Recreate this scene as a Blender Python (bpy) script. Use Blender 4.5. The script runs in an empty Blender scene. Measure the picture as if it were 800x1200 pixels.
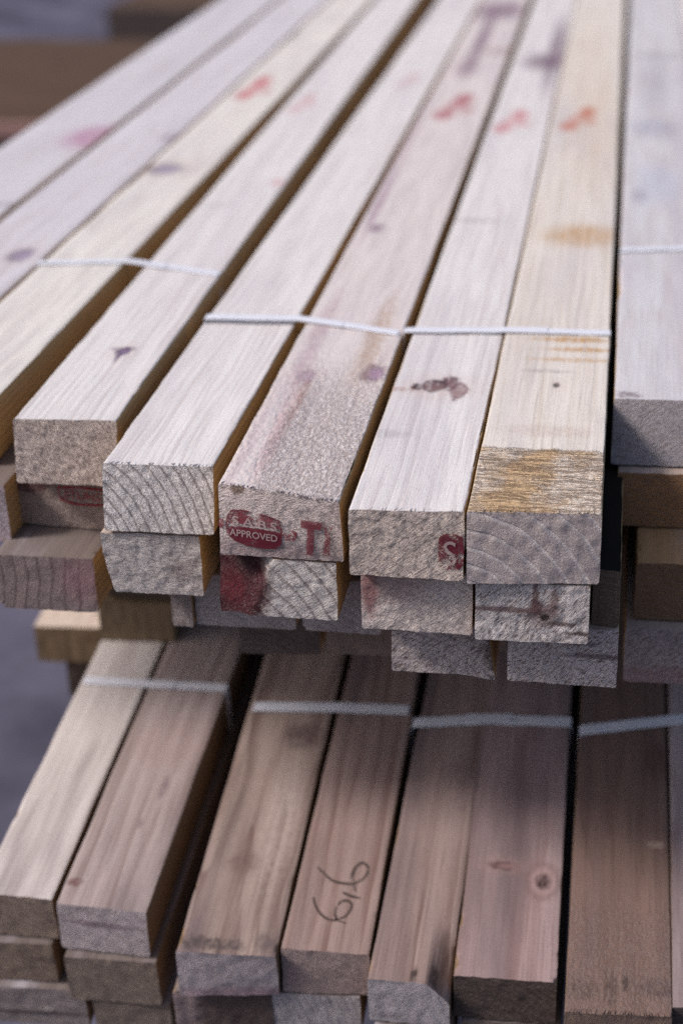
import bpy, math, random
from mathutils import Vector, Matrix, noise
random.seed(7)
S = bpy.context.scene
COL = S.collection
V = Vector

# ------------------------------------------------------------------ camera
F = 1850.0                      # focal length in pixels of the 800x1200 photograph
def ray_c(px, py):              # camera space: x right, y up, z back
    return V((px - 400, 600 - py, -F))
VPU = (746, -330)               # where the long edges of the upper pack meet
ROLL = 120
Yc = ray_c(*VPU).normalized()
_a, _b = VPU[0] - 400, 600 - VPU[1]
_t = (F * F + _a * ROLL) / _b
Zc = -V((ROLL, -_t, -F)).normalized()
Xc = Yc.cross(Zc).normalized()
M = Matrix((Xc, Yc, Zc))        # camera space -> world
# upper pack: top plane passes 1.06 m deep at the front corner of the rough-cut board
P0c = ray_c(545, 600) * (1.06 / F)
UP_Z = 0.80                     # height of the upper pack's top above the floor
CAM = V((0, 0, UP_Z)) - M @ P0c
CAM.x = 0; CAM.y = 0
def ray(px, py): return M @ ray_c(px, py)

class Frame:
    def __init__(s, O, Y):
        s.O = O; s.Y = Y.normalized()
        s.X = s.Y.cross(V((0, 0, 1))).normalized()
        s.Z = s.X.cross(s.Y).normalized()
    def at(s, px, py, z=0.0):   # photo pixel -> world point on the plane z above the frame's origin
        r = ray(px, py)
        k = ((s.O + s.Z * z) - CAM).dot(s.Z) / r.dot(s.Z)
        return CAM + r * k
UPPER = Frame(CAM + M @ P0c, V((0, 1, 0)))
LOWER = Frame(CAM + ray(207, 1115) * (1.25 / F), ray(764, -540))

cd = bpy.data.cameras.new('camera'); cam = bpy.data.objects.new('camera', cd); COL.objects.link(cam)
cam.matrix_world = Matrix.Translation(CAM) @ M.to_4x4()
cd.sensor_fit = 'VERTICAL'; cd.sensor_height = 36; cd.lens = F * 36 / 1200
cd.clip_end = 200; cd.clip_start = .05
cd.dof.use_dof = True; cd.dof.focus_distance = 1.11; cd.dof.aperture_fstop = 3.3; cd.dof.aperture_blades = 9
S.camera = cam

# ------------------------------------------------------------------ light
W = bpy.data.worlds.new('World'); S.world = W; W.use_nodes = True
nt = W.node_tree; bg = nt.nodes['Background']
sky = nt.nodes.new('ShaderNodeTexSky'); sky.sky_type = 'NISHITA'; sky.sun_disc = False
to_sun = V((-.63, -.22, .62)).normalized()
el = math.asin(to_sun.z); az = math.atan2(to_sun.x, to_sun.y)
sky.sun_elevation = el; sky.sun_rotation = az
sky.air_density = 1.0; sky.dust_density = 3.5; sky.ozone_density = 1.3
nt.links.new(sky.outputs[0], bg.inputs[0]); bg.inputs[1].default_value = 0.098
sl = bpy.data.lights.new('sun', 'SUN'); sun = bpy.data.objects.new('sun', sl); COL.objects.link(sun)
sl.energy = 2.3; sl.angle = math.radians(12); sl.color = (1, .95, .90)
sun.rotation_euler = to_sun.to_track_quat('Z', 'Y').to_euler()
S.view_settings.view_transform = 'Standard'; S.view_settings.look = 'None'
S.view_settings.exposure = 0.5; S.view_settings.gamma = 1.0
S.cycles.use_denoising = False
S.cycles.max_bounces = 6

# ------------------------------------------------------------------ shader helpers
class G:
    def __init__(s, name):
        s.m = bpy.data.materials.new(name); s.m.use_nodes = True
        s.t = s.m.node_tree; s.t.nodes.clear()
        s.out = s.t.nodes.new('ShaderNodeOutputMaterial')
        s.bs = s.t.nodes.new('ShaderNodeBsdfPrincipled')
        s.t.links.new(s.bs.outputs[0], s.out.inputs[0])
    def put(s, sock, v):
        if hasattr(v, 'is_output'): s.t.links.new(v, sock)
        elif isinstance(v, (int, float)):
            try: sock.default_value = v
            except TypeError: sock.default_value = (v, v, v)
        else:
            v = tuple(v)
            if sock.type == 'RGBA' and len(v) == 3: v = v + (1,)
            sock.default_value = v
    def node(s, kind, out=0, props=None, **ins):
        n = s.t.nodes.new('ShaderNode' + kind)
        for k, v in (props or {}).items(): setattr(n, k, v)
        for k, v in ins.items():
            s.put(n.inputs[int(k[1:])] if k[0] == 'i' and k[1:].isdigit() else n.inputs[k.replace('_', ' ')], v)
        return n.outputs[out]
    def math(s, op, a, b=0.0, c=0.0, clamp=False):
        return s.node('Math', props={'operation': op, 'use_clamp': clamp}, i0=a, i1=b, i2=c)
    def vmath(s, op, a, b=(0, 0, 0), out=0):
        return s.node('VectorMath', out, props={'operation': op}, i0=a, i1=b)
    def mul(s, a, b): return s.math('MULTIPLY', a, b)
    def add(s, a, b): return s.math('ADD', a, b)
    def step(s, x, a, b, ya=0.0, yb=1.0):
        return s.node('MapRange', props={'interpolation_type': 'SMOOTHSTEP'}, i0=x, i1=a, i2=b, i3=ya, i4=yb)
    def noise(s, vec, scale=1.0, detail=3.0, rough=.55, dist=0.0):
        return s.node('TexNoise', 0, Vector=vec, Scale=scale, Detail=detail, Roughness=rough, Distortion=dist)
    def mix(s, fac, a, b, mode='MIX'):
        n = s.t.nodes.new('ShaderNodeMix'); n.data_type = 'RGBA'; n.blend_type = mode
        s.put(n.inputs[0], fac); s.put(n.inputs[6], a); s.put(n.inputs[7], b)
        return n.outputs[2]
    def obj(s): return s.node('TexCoord', 3)
    def rand(s): return s.node('ObjectInfo', 5)
    def bump(s, h, dist, strength=1.0, normal=None):
        n = s.t.nodes.new('ShaderNodeBump')
        s.put(n.inputs['Strength'], strength); s.put(n.inputs['Distance'], dist); s.put(n.inputs['Height'], h)
        if normal is not None: s.put(n.inputs['Normal'], normal)
        return n.outputs[0]
    def done(s, col, rough=.8, normal=None, spec=.25):
        s.put(s.bs.inputs['Base Color'], col); s.put(s.bs.inputs['Roughness'], rough)
        s.put(s.bs.inputs['Specular IOR Level'], spec)
        if normal is not None: s.put(s.bs.inputs['Normal'], normal)
        return s.m

def coords(g):
    """board-local position, the same with a per-board shift for the noises"""
    P = g.obj()
    sh = g.vmath('SCALE', (13.7, 7.3, 21.1)); sh.node.inputs[3].default_value = 1
    g.put(sh.node.inputs[3], g.rand())
    return P, g.vmath('ADD', P, sh)
def stretch(g, vec, k): return g.vmath('MULTIPLY', vec, k)
def rings(g, P, Q, ctr, rw, wob=.004):
    """growth-ring phase 0..1 (the same solid figure on long faces and ends)"""
    n1 = g.noise(stretch(g, Q, (9, 2.2, 9)), 1.0, 2.0)
    n2 = g.noise(stretch(g, Q, (60, 6, 60)), 1.0, 2.0)
    d = g.vmath('SUBTRACT', P, (ctr[0], 0, ctr[1]))
    d = stretch(g, d, (1, .02, 1))
    r = g.vmath('LENGTH', d, out=1)
    r = g.add(r, g.mul(g.add(n1, -.5), wob * 5))
    r = g.add(r, g.mul(g.add(n2, -.5), wob))
    return g.math('FRACT', g.math('DIVIDE', r, rw))
def latewood(g, ph, a=.25):
    return g.math('MULTIPLY', g.step(ph, a, .9), g.step(ph, .93, 1.0, 1.0, 0.0))
def mask(g, Q, P, st, plane='xy'):
    """soft, ragged spot: st = (u, v, ru, rv, softness, rag)"""
    u, v, ru, rv, soft, rag = st
    c = (u, v, 0) if plane == 'xy' else (u, 0, v)
    k = (1 / ru, 1 / rv, 0) if plane == 'xy' else (1 / ru, 0, 1 / rv)
    d = stretch(g, g.vmath('SUBTRACT', P, c), k)
    l = g.vmath('LENGTH', d, out=1)
    if rag:
        n = g.noise(Q, 190 if plane == 'xy' else 260, 4.0, .6)
        n = g.mul(g.add(n, -.5), rag * 2.4)
        l = g.add(l, n)
    return g.step(l, 1 + soft, 1 - soft)

def top_mat(name, base, late, ring=.5, ctr=(.03, -.12), rw=.0065, fuzz=.5, stains=(), knots=(),
            rough_to=None, rough_x=None, rough_col=None, rough_amp=1.0, weather=(.40, .36, .40), wamt=.25, saw=.3, warm=None, spec=.15):
    g = G(name); P, Q = coords(g)
    ph = rings(g, P, Q, ctr, rw, .007); lw = latewood(g, ph)
    lw = g.mul(lw, g.step(g.noise(stretch(g, Q, (75, 5, 75)), 1.0, 3.0), .36, .64, .05, 1.0))
    streak = g.noise(stretch(g, Q, (420, 9, 420)), 1.0, 4.0, .6)
    broad = g.noise(stretch(g, Q, (22, 2.4, 22)), 1.0, 3.0)
    fine = g.noise(stretch(g, Q, (1500, 220, 1500)), 1.0, 3.0, .65)
    c = g.mix(g.mul(lw, ring), base, late)
    c = g.mix(g.mul(g.step(streak, .45, .72), .5), c, late)
    c = g.mix(g.step(g.noise(stretch(g, Q, (110, 3, 110)), 1.0, 2.0), .5, .72, 0, .4), c, late)
    c = g.mix(g.mul(g.step(broad, .45, .8), wamt * 1.6), c, weather)
    if warm: c = g.mix(g.step(g.noise(stretch(g, Q, (14, 3, 14)), 1.0, 2.0), .45, .7, 0, .7), c, warm)
    c = g.mix(g.mul(g.step(fine, .53, .72), .34), c, [x * .4 for x in late])
    # cross-wise marks of the band saw
    sawn = g.noise(stretch(g, Q, (14, 320, 14)), 1.0, 3.0)
    h = g.add(g.mul(fine, .35), g.mul(streak, .5))
    h = g.add(h, g.mul(sawn, saw)); h = g.math('SUBTRACT', h, g.mul(lw, .3))
    for u, v, ru, rv, col, k in knots:
        dark = mask(g, Q, P, (u, v, ru, rv, .3, .75)); core = mask(g, Q, P, (u + ru * .25, v - rv * .1, ru * .6, rv * .55, .35, .5))
        halo = mask(g, Q, P, (u, v, ru * 1.9, rv * 1.9, .8, .4))
        c = g.mix(g.mul(halo, .18 * k), c, (.45, .27, .22))
        c = g.mix(g.mul(dark, .85 * k), c, col)
        c = g.mix(g.mul(core, .5 * k), c, [min(.5, x * 3.2 + .06) for x in col])
        h = g.math('SUBTRACT', h, g.mul(dark, .4))
    for st, col, k in stains:
        m = mask(g, Q, P, st)
        brk = g.step(g.noise(stretch(g, Q, (260, 120, 260)), 1.0, 4.0), .3, .62, .35, 1.0)
        c = g.mix(g.mul(g.mul(m, brk), k), c, col)
    dist = .0007
    if rough_to is not None:
        y = g.node('SeparateXYZ', 1, i0=P)
        edge = g.add(y, g.mul(g.add(g.noise(stretch(g, Q, (120, 30, 120)), 1.0, 3.0), -.5), .02 if rough_col is None else .011))
        rm = g.step(edge, rough_to * 1.02, rough_to * (.35 if rough_col is None else .97))
        if rough_x is not None:
            xx = g.add(g.node('SeparateXYZ', 0, i0=P), g.mul(g.add(g.noise(stretch(g, Q, (60, 14, 60)), 1.0, 4.0), -.5), .03))
            rm = g.mul(rm, g.step(xx, rough_x - .006, rough_x + .006, .12, 1.0))
        if rough_col is None:           # torn, woolly grain
            fz = g.noise(stretch(g, Q, (420, 200, 420)), 1.0, 5.0, .68, .6)
            dk = g.step(fz, .40, .60)
            c = g.mix(g.mul(rm, g.mul(g.math('SUBTRACT', 1.0, dk), .55)), c, (.22, .16, .15))
            c = g.mix(g.mul(rm, g.step(fz, .55, .68, 0, .5)), c, [min(.75, x * 1.3) for x in base])
        else:                            # rough-sawn end, unplaned
            f1 = g.noise(stretch(g, Q, (260, 800, 260)), 1.0, 4.0, .65, .8)
            f2 = g.noise(stretch(g, Q, (26, 330, 26)), 1.0, 4.0, .6)
            crack = g.step(g.math('ABSOLUTE', g.add(f2, -.5)), .05, .012)
            tick = g.step(g.math('ABSOLUTE', g.add(g.noise(stretch(g, Q, (330, 50, 330)), 1.0, 3.0), -.5)), .03, .005)
            tick = g.mul(tick, g.step(g.noise(stretch(g, Q, (50, 60, 50)), 1.0, 2.0), .5, .62))
            gap = g.math('MAXIMUM', crack, tick)
            fz = g.math('SUBTRACT', g.add(g.mul(f1, .8), g.mul(f2, .4)), g.mul(gap, .5))
            side = g.step(g.noise(stretch(g, Q, (24, 14, 24)), 1.0, 3.0), .42, .6)
            c2 = g.mix(side, rough_col[1], rough_col[2])
            c2 = g.mix(g.step(f1, .54, .40, 0, .7), c2, (.36, .20, .10))
            c2 = g.mix(g.mul(gap, .6), c2, rough_col[0])
            c = g.mix(g.mul(rm, .92), c, c2)
        h = g.add(h, g.mul(g.mul(rm, fz), 3.6 * rough_amp))
    return g.done(c, .78, g.bump(h, dist, .9), spec)

def end_mat(name, base, late, ring=.5, ctr=(.0, -.1), rw=.006, ang=35, saw=1.0, stains=(), pits=.5, wob=.003):
    g = G(name); P, Q = coords(g)
    ph = rings(g, P, Q, ctr, rw, wob); lw = latewood(g, ph, .66)
    rot = g.node('VectorRotate', 0, props={'rotation_type': 'Y_AXIS'}, Vector=Q, Angle=math.radians(ang))
    s1 = g.noise(stretch(g, rot, (200, 110, 780)), 1.0, 4.0, .62, .4)
    s2 = g.noise(stretch(g, rot, (560, 220, 1600)), 1.0, 3.0, .65)
    fz = g.noise(Q, 900, 3.0, .6)
    blot = g.noise(stretch(g, Q, (38, 10, 46)), 1.0, 3.0)
    c = g.mix(g.mul(lw, ring), base, late)
    c = g.mix(g.step(blot, .42, .72, 0, .42), c, [x * .62 for x in base])
    # torn pores: dirt, and the shade of their relief put into the colour
    c = g.mix(g.mul(g.step(s1, .50, .36), 1.0 * pits), c, (.20, .15, .135))
    c = g.mix(g.mul(g.step(s2, .46, .33), .7 * pits), c, (.18, .13, .115))
    c = g.mix(g.step(s2, .55, .68, 0, .45 * min(1, pits * 1.5)), c, [min(1, x * 1.35) for x in base])
    h = g.add(g.mul(s1, 1.1 * saw), g.mul(s2, .7 * saw)); h = g.add(h, g.mul(fz, .35))
    h = g.math('SUBTRACT', h, g.mul(lw, .35 * ring))
    for st, col, k in stains:
        m = mask(g, Q, P, st, 'xz')
        c = g.mix(g.mul(m, g.mul(g.step(s2, .3, .6, .55, 1.0), k)), c, col)
    return g.done(c, .85, g.bump(h, .0026, 1.0), .15)

def side_mat(name, a, b, dirt=.35):
    g = G(name); P, Q = coords(g)
    ph = rings(g, P, Q, (.04, -.09), .006); lw = latewood(g, ph)
    streak = g.noise(stretch(g, Q, (420, 8, 420)), 1.0, 4.0, .6)
    fine = g.noise(stretch(g, Q, (1300, 200, 1300)), 1.0, 3.0, .65)
    broad = g.noise(stretch(g, Q, (25, 4, 25)), 1.0, 3.0)
    c = g.mix(g.mul(lw, .6), a, b); c = g.mix(g.step(streak, .45, .75, 0, .4), c, b)
    c = g.mix(g.step(broad, .45, .75, 0, dirt), c, [x * .45 for x in b])
    h = g.add(g.mul(fine, .5), g.mul(streak, .6))
    return g.done(c, .8, g.bump(h, .0007, .8), .2)

def plain(name, col, rough=.8, spec=.2, sc=300, amt=.3, bump=.0004):
    g = G(name); P, Q = coords(g)
    n = g.noise(Q, sc, 4.0); n2 = g.noise(Q, sc / 9, 3.0)
    c = g.mix(g.step(n, .4, .7, 0, amt), col, [x * .55 for x in col])
    c = g.mix(g.step(n2, .4, .7, 0, amt), c, [min(1, x * 1.4) for x in col])
    return g.done(c, rough, g.bump(n, bump, .8), spec)

def ink_mat(name, col, cover=.75, sc=420):
    g = G(name); P = g.obj(); n = g.noise(P, sc, 4.0, .65); n2 = g.noise(P, 70, 2.0)
    a = g.step(g.add(n, g.mul(g.add(n2, -.5), .95)), .5 - cover * .3, .62 - cover * .3)
    g.put(g.bs.inputs['Alpha'], g.mul(a, .42 + .4 * cover))
    c = g.mix(n2, col, [x * .6 for x in col])
    return g.done(c, .85, None, .1)

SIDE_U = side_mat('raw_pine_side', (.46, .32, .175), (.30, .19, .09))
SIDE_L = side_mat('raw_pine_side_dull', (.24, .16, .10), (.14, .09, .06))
TOP_GEN = top_mat('plain_sawn_face', (.46, .36, .31), (.28, .2, .17))
INK = ink_mat('red_stamp_ink', (.17, .022, .038), .62, 700)
INK_BRIGHT = ink_mat('brightened_red_ink', (.36, .03, .055), .7, 700)  # the red ink brightened to offset the shade over its board end
INK_FIELD = ink_mat('blotchy_red_ink', (.18, .024, .042), .55, 520)
INK_THIN = ink_mat('worn_red_stamp_ink', (.27, .055, .075), .42, 700)
BARE = ink_mat('uninked_letters', (.50, .38, .37), .8, 800)
PEN = ink_mat('black_marker_ink', (.05, .036, .036), .7, 900)

# ------------------------------------------------------------------ objects
def tag(o, label=None, cat=None, group=None, kind=None):
    for k, v in (('label', label), ('category', cat), ('group', group), ('kind', kind)):
        if v: o[k] = v
    return o
def link_mesh(name, verts, faces, mats, parent=None, fm=None, smooth=True, sharp=40):
    me = bpy.data.meshes.new(name); me.from_pydata(verts, [], faces)
    for m in mats: me.materials.append(m)
    if fm: me.polygons.foreach_set('material_index', fm)
    if smooth:
        me.polygons.foreach_set('use_smooth', [True] * len(me.polygons))
        me.set_sharp_from_angle(angle=math.radians(sharp))
    me.update()
    o = bpy.data.objects.new(name, me); COL.objects.link(o)
    if parent: o.parent = parent
    return o

class Board: pass
def board(fr, z, h, FL=None, FR=None, BL=None, BR=None, far=None, L=4.2, top=None, end=None, side=None,
          label='', group='', ragged=0, deform=None, name='timber_board', seed=0, nx=26, nz=14, edge=.0006,
          fine_to=.05, step=.0022, fuzz=0.0, cap=.0005):
    """A sawn board. FL/FR: photo pixels of the front corners of its top; BL/BR: of its underside."""
    b = Board(); b.fr, b.z, b.h = fr, z, h
    if FL: A, B = fr.at(*FL, z), fr.at(*FR, z)
    else:
        A, B = fr.at(*BL, z - h) + fr.Z * h, fr.at(*BR, z - h) + fr.Z * h
    yaw = 0.0
    if far:
        which, pp = far
        Q = fr.at(*pp, z) - (A if which == 'L' else B)
        yaw = -math.atan2(Q.dot(fr.X), Q.dot(fr.Y))
    R = Matrix((fr.X, fr.Y, fr.Z)).transposed() @ Matrix.Rotation(yaw, 3, 'Z')
    b.mw = Matrix.Translation(A) @ R.to_4x4(); b.inv = b.mw.inverted()
    lb = b.inv @ B; w = b.w = lb.x
    c00, c10 = 0.0, lb.y                                   # front offsets at the top corners
    c01, c11 = c00, c10
    if FL and BL: c01 = (b.inv @ fr.at(*BL, z - h)).y
    if FL and BR: c11 = (b.inv @ fr.at(*BR, z - h)).y
    def front(x, zz):
        u = min(max(x / w, -.2), 1.2); v = min(max(-zz / h, -.2), 1.2)
        return (c00 * (1 - u) + c10 * u) * (1 - v) + (c01 * (1 - u) + c11 * u) * v
    b.front = front
    ys = [0.0]; d = step
    while ys[-1] < L:
        ys.append(ys[-1] + d)
        if ys[-1] > fine_to: d = min(d * 1.16, .35)
    ys[-1] = L
    per = [(i / nx, 0.0) for i in range(nx)] + [(1.0, j / nz) for j in range(nz)] + \
          [(1 - i / nx, 1.0) for i in range(nx)] + [(0.0, 1 - j / nz) for j in range(nz)]
    n = len(per); verts = []; faces = []; fm = []
    off = V((seed * 3.17 + 1.3, seed * 1.91, seed * 5.3))
    ch = .0005
    def place(u, v, y):
        x, zz = u * w, -v * h
        cx = u in (0.0, 1.0); cz = v in (0.0, 1.0)
        if cx and cz:                                      # slightly broken arris
            k = ch * (.7 + .9 * abs(noise.noise(V((y * 40, u * 7, v * 5)) + off)))
            k += .0022 * max(0, noise.noise(V((y * 55, u * 9, v * 4)) + off) - .38) / .3 + .0012 * max(0, noise.noise(V((y * 160, u * 3, v * 8)) + off) - .3)
            x += k if u == 0 else -k; zz += -k if v == 0 else k
        fade = max(0.0, 1 - y / .25)
        yy = y + front(x, zz) * fade
        nn = noise.noise_vector(V((x * 60, y * 25, zz * 60)) + off)
        x += nn.x * edge; zz += nn.z * edge
        if fade: yy += noise.noise(V((x * 130, 3, zz * 130)) + off) * .0008 * fade
        if y == 0: yy += cap * (noise.noise(V((x * 700 + zz * 250, 1, zz * 420)) + off) + .6 * noise.noise(V((x * 300, 7, zz * 300)) + off))
        if fuzz and v == 0:
            kf = min(1, max(0, (fine_to * 1.25 - y) / (fine_to * .5)))
            if kf: zz += fuzz * kf * (noise.noise(V((x * 420, y * 210, 2)) + off) + .7 * noise.noise(V((x * 900, y * 500, 5)) + off))
        if fuzz < 0 and v == 0 and y < fine_to:
            zz -= fuzz * (noise.noise(V((x * 90, y * 520, 2)) + off) + .6 * noise.noise(V((x * 420, y * 700, 5)) + off)) - .0003
        p = V((x, yy, zz))
        return deform(p, u, v, y) if deform else p
    for y in ys:
        for u, v in per: verts.append(place(u, v, y))
    for k in range(len(ys) - 1):
        for i in range(n):
            j = (i + 1) % n
            faces.append((k * n + i, k * n + j, (k + 1) * n + j, (k + 1) * n + i))
            fm.append(0 if i < nx else 1)
    grid = {}
    for i in range(nx + 1):
        for j in range(nz + 1):
            if j == 0: idx = i if i < nx else nx
            elif i == nx: idx = nx + j if j < nz else nx + nz
            elif j == nz: idx = nx + nz + (nx - i)
            elif i == 0: idx = 2 * nx + nz + (nz - j)
            else: idx = len(verts); verts.append(place(i / nx, j / nz, 0.0))
            grid[i, j] = idx % len(verts) if idx >= n and idx < n else idx
    for i in range(nx):
        for j in range(nz):
            faces.append((grid[i, j], grid[i, j + 1], grid[i + 1, j + 1], grid[i + 1, j])); fm.append(2)
    k0 = (len(ys) - 1) * n
    faces.append(tuple(k0 + i for i in range(n))); fm.append(2)
    rnd = random.Random(seed)
    for s in range(ragged):                                # splinters along the cut
        x = w * (rnd.random() ** .8 * .96 + .02); y0 = front(x, 0)
        l = rnd.uniform(.0012, .0042); ww = rnd.uniform(.0005, .0012); dx = rnd.uniform(-.0015, .0015)
        i0 = len(verts); zt = .0003
        verts += [V((x - ww, y0 + .004, zt)), V((x + ww, y0 + .004, zt)), V((x + ww * .8, y0 + .003, -.0014)), V((x - ww * .8, y0 + .003, -.0014)),
                  V((x + dx, y0 - l * .35, rnd.uniform(-.0006, .0016)))]
        faces += [(i0, i0 + 4, i0 + 1), (i0 + 1, i0 + 4, i0 + 2), (i0 + 2, i0 + 4, i0 + 3), (i0 + 3, i0 + 4, i0), (i0, i0 + 1, i0 + 2, i0 + 3)]
        fm += [0, 0, 0, 0, 0]
    o = link_mesh(name, verts, faces, [top or TOP_GEN, side or SIDE_U, end], None, fm)
    o.matrix_world = b.mw
    b.o = o; tag(o, label, 'board', group)
    return b

class Spec:
    """frame and board axes known before its mesh, to turn photo pixels into board-local spots"""
    def __init__(s, fr, z, FL, FR, far=None):
        A, B = fr.at(*FL, z), fr.at(*FR, z); yaw = 0.0; s.fr, s.z = fr, z
        if far:
            Q = fr.at(*far[1], z) - (A if far[0] == 'L' else B); yaw = -math.atan2(Q.dot(fr.X), Q.dot(fr.Y))
        R = Matrix((fr.X, fr.Y, fr.Z)).transposed() @ Matrix.Rotation(yaw, 3, 'Z')
        s.inv = (Matrix.Translation(A) @ R.to_4x4()).inverted()
    def uv(s, px, py): return s.inv @ s.fr.at(px, py, s.z)
    def spot(s, px, py, rx, ry):
        c = s.uv(px, py); a = s.uv(px + rx, py); t = s.uv(px, py - ry)
        return c.x, c.y, abs(a.x - c.x), abs(t.y - c.y)
    def stain(s, px, py, rx, ry, col, k, soft=.5, rag=.5):
        return (s.spot(px, py, rx, ry) + (soft, rag), col, k)
    def mark(s, px, py, k, sc=1.0, col=(.42, .04, .065)):
        return [s.stain(px + a * sc, py + b * sc, c * sc, d * sc, col, k * e, .45, .7) for a, b, c, d, e in
                ((8, -7, 8, 4.5, 1), (0, -1, 9, 3, .7), (-9, 6, 9, 4.5, .9), (11, 2, 6, 3, .6))]
    def knot(s, px, py, rx, ry, col=(.09, .05, .065), k=1.0):
        return s.spot(px, py, rx, ry) + (col, k)

# ------------------------------------------------------------------ upper pack, top layer
GU = 'boards of the upper pack'
HERO = dict(nx=64, nz=36)
WHITE, WLATE = (.64, .605, .60), (.44, .375, .37)
PURPLE = (.15, .085, .14); RED = (.42, .04, .065); OCHRE = (.40, .21, .06); GREY = (.20, .17, .19)

def T(z, h, FL, FR, matargs, endargs, label, BL=None, BR=None, far=None, **kw):
    sp = Spec(UPPER, z, FL, FR, far)
    ma = dict(base=WHITE, late=WLATE); ma.update(matargs(sp) if callable(matargs) else matargs)
    ea = dict(base=(.66, .575, .54), late=(.32, .25, .235)); ea.update(endargs)
    return board(UPPER, z, h, FL, FR, BL, BR, far, top=top_mat('planed_pine_face', **ma),
                 end=end_mat('sawn_pine_end', **ea), label=label, group=GU, **kw)

T(0, .05, (-415, 452), (-260, 456), lambda s: dict(base=(.54, .515, .55), ring=.35, stains=[
    s.stain(20, 240, 60, 3, (.2, .15, .17), .5), s.stain(108, 160, 30, 12, (.34, .10, .22), .75, .6, .5), s.stain(168, 150, 32, 12, (.34, .10, .22), .7, .6, .6),
    s.stain(250, 75, 20, 8, (.4, .2, .25), .3)]), {}, 'outermost pale board at the upper pack left side, two faint pink marks on it', seed=1)
T(0, .05, (-256, 462), (-128.5, 466), lambda s: dict(base=(.56, .53, .565), ring=.35, knots=[s.knot(24, 299, 15, 8, (.10, .07, .12), .8)], stains=[
    s.stain(200, 161, 10, 6, PURPLE, .5)]), {},
  'pale top board second from the left, dark oval knot at the frame edge', seed=2)
T1 = T(0, .05, (-127, 470), (-13, 476), lambda s: dict(base=(.65, .61, .57), ring=.4, knots=[s.knot(192, 198, 24, 6, (.10, .08, .13), .75)], stains=[
    *s.mark(298, 104, 1.0, 1.2), s.stain(347, 42, 12, 5, GREY, .4)]), {},
  'pale top board third from the left, red paint mark and golden side', seed=3)
T2 = T(0, .05, (16, 491), (136, 493), lambda s: dict(ring=.38, ctr=(-.25, -.04), rw=.0075, knots=[s.knot(144, 412, 8, 5, (.06, .03, .075), 1)], stains=[s.stain(153, 409, 7, 2, (.1, .06, .12), .9, .4, .3), s.stain(138, 419, 3, 6, (.1, .06, .12), .9, .5, .3), s.stain(135, 409, 6, 1.5, (.1, .06, .12), .7, .5, .3),
    *s.mark(355, 122, .4), s.stain(325, 214, 8, 4, RED, .4), s.stain(250, 240, 30, 3, GREY, .2)]),
  dict(base=(.66, .54, .49), ring=.35, ang=-52, saw=1.3, pits=.8),
  'white planed board with a small star-shaped purple knot near its plain end', BL=(25, 566), BR=(140, 570), far=('L', (254, 215)), seed=4, **HERO)
T3 = T(-.004, .05, (120, 543), (250, 547), lambda s: dict(ring=.38, ctr=(-.22, -.05), rw=.0068, stains=[
    *s.mark(478, 95, .3, .8)]),
  dict(base=(.70, .645, .635), late=(.22, .18, .18), ring=.75, ctr=(-.045, -.075), rw=.0078, ang=-48, saw=.8, wob=.002),
  'white planed board set lower, its end showing bold curved dark growth rings', BL=(129, 622), BR=(250, 627), far=('R', (400, 285)), ragged=34, seed=5, **HERO)
T4 = T(0, .052, (256, 566), (397, 589), lambda s: dict(base=(.61, .545, .535), ring=.45, rough_to=.30, rough_x=.024, wamt=.3, knots=[
    s.knot(359, 441, 12, 8, (.16, .10, .15), .55), s.knot(437, 437, 14, 10, (.13, .07, .12), .8)], stains=[
    s.stain(440, 395, 12, 42, (.30, .17, .08), .55, .6, .8), s.stain(368, 400, 10, 55, (.28, .16, .20), .5, .6, .6),
    s.stain(445, 240, 4, 30, (.26, .13, .20), .6, .7, .6), s.stain(441, 267, 9, 5, (.16, .08, .14), .75, .5, .8),
    *s.mark(532, 126, 1.0, 1.35, (.30, .03, .05)), s.stain(325, 505, 9, 50, (.34, .17, .20), .45, .7, .7), s.stain(292, 520, 8, 50, (.38, .24, .28), .35, .8, .7), s.stain(350, 470, 5, 26, (.28, .14, .12), .6, .6, .7),
    s.stain(585, 12, 30, 10, (.14, .07, .12), .95, .6, .8), s.stain(565, 45, 8, 26, (.14, .07, .12), .9, .6, .7), s.stain(548, 78, 12, 12, (.2, .12, .16), .8, .6, .8), s.stain(590, 60, 22, 4, (.25, .15, .14), .7, .6, .8), s.stain(472, 180, 6, 60, (.3, .2, .25), .5, .6, .6)]),
  dict(base=(.66, .555, .54), ring=.3, ang=20, stains=[((.03, -.047, .05, .009, .5, .5), (.16, .09, .11), .6), ((.014, -.002, .005, .004, .4, .5), (.12, .06, .03), .9)]),
  'woolly torn-grain board stamped with a red oval and TI', BL=(256, 649), BR=(394, 658), far=('R', (484, 359)), ragged=110, seed=6, nx=84, nz=40, fine_to=.26, step=.0014, fuzz=.00055)
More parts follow.
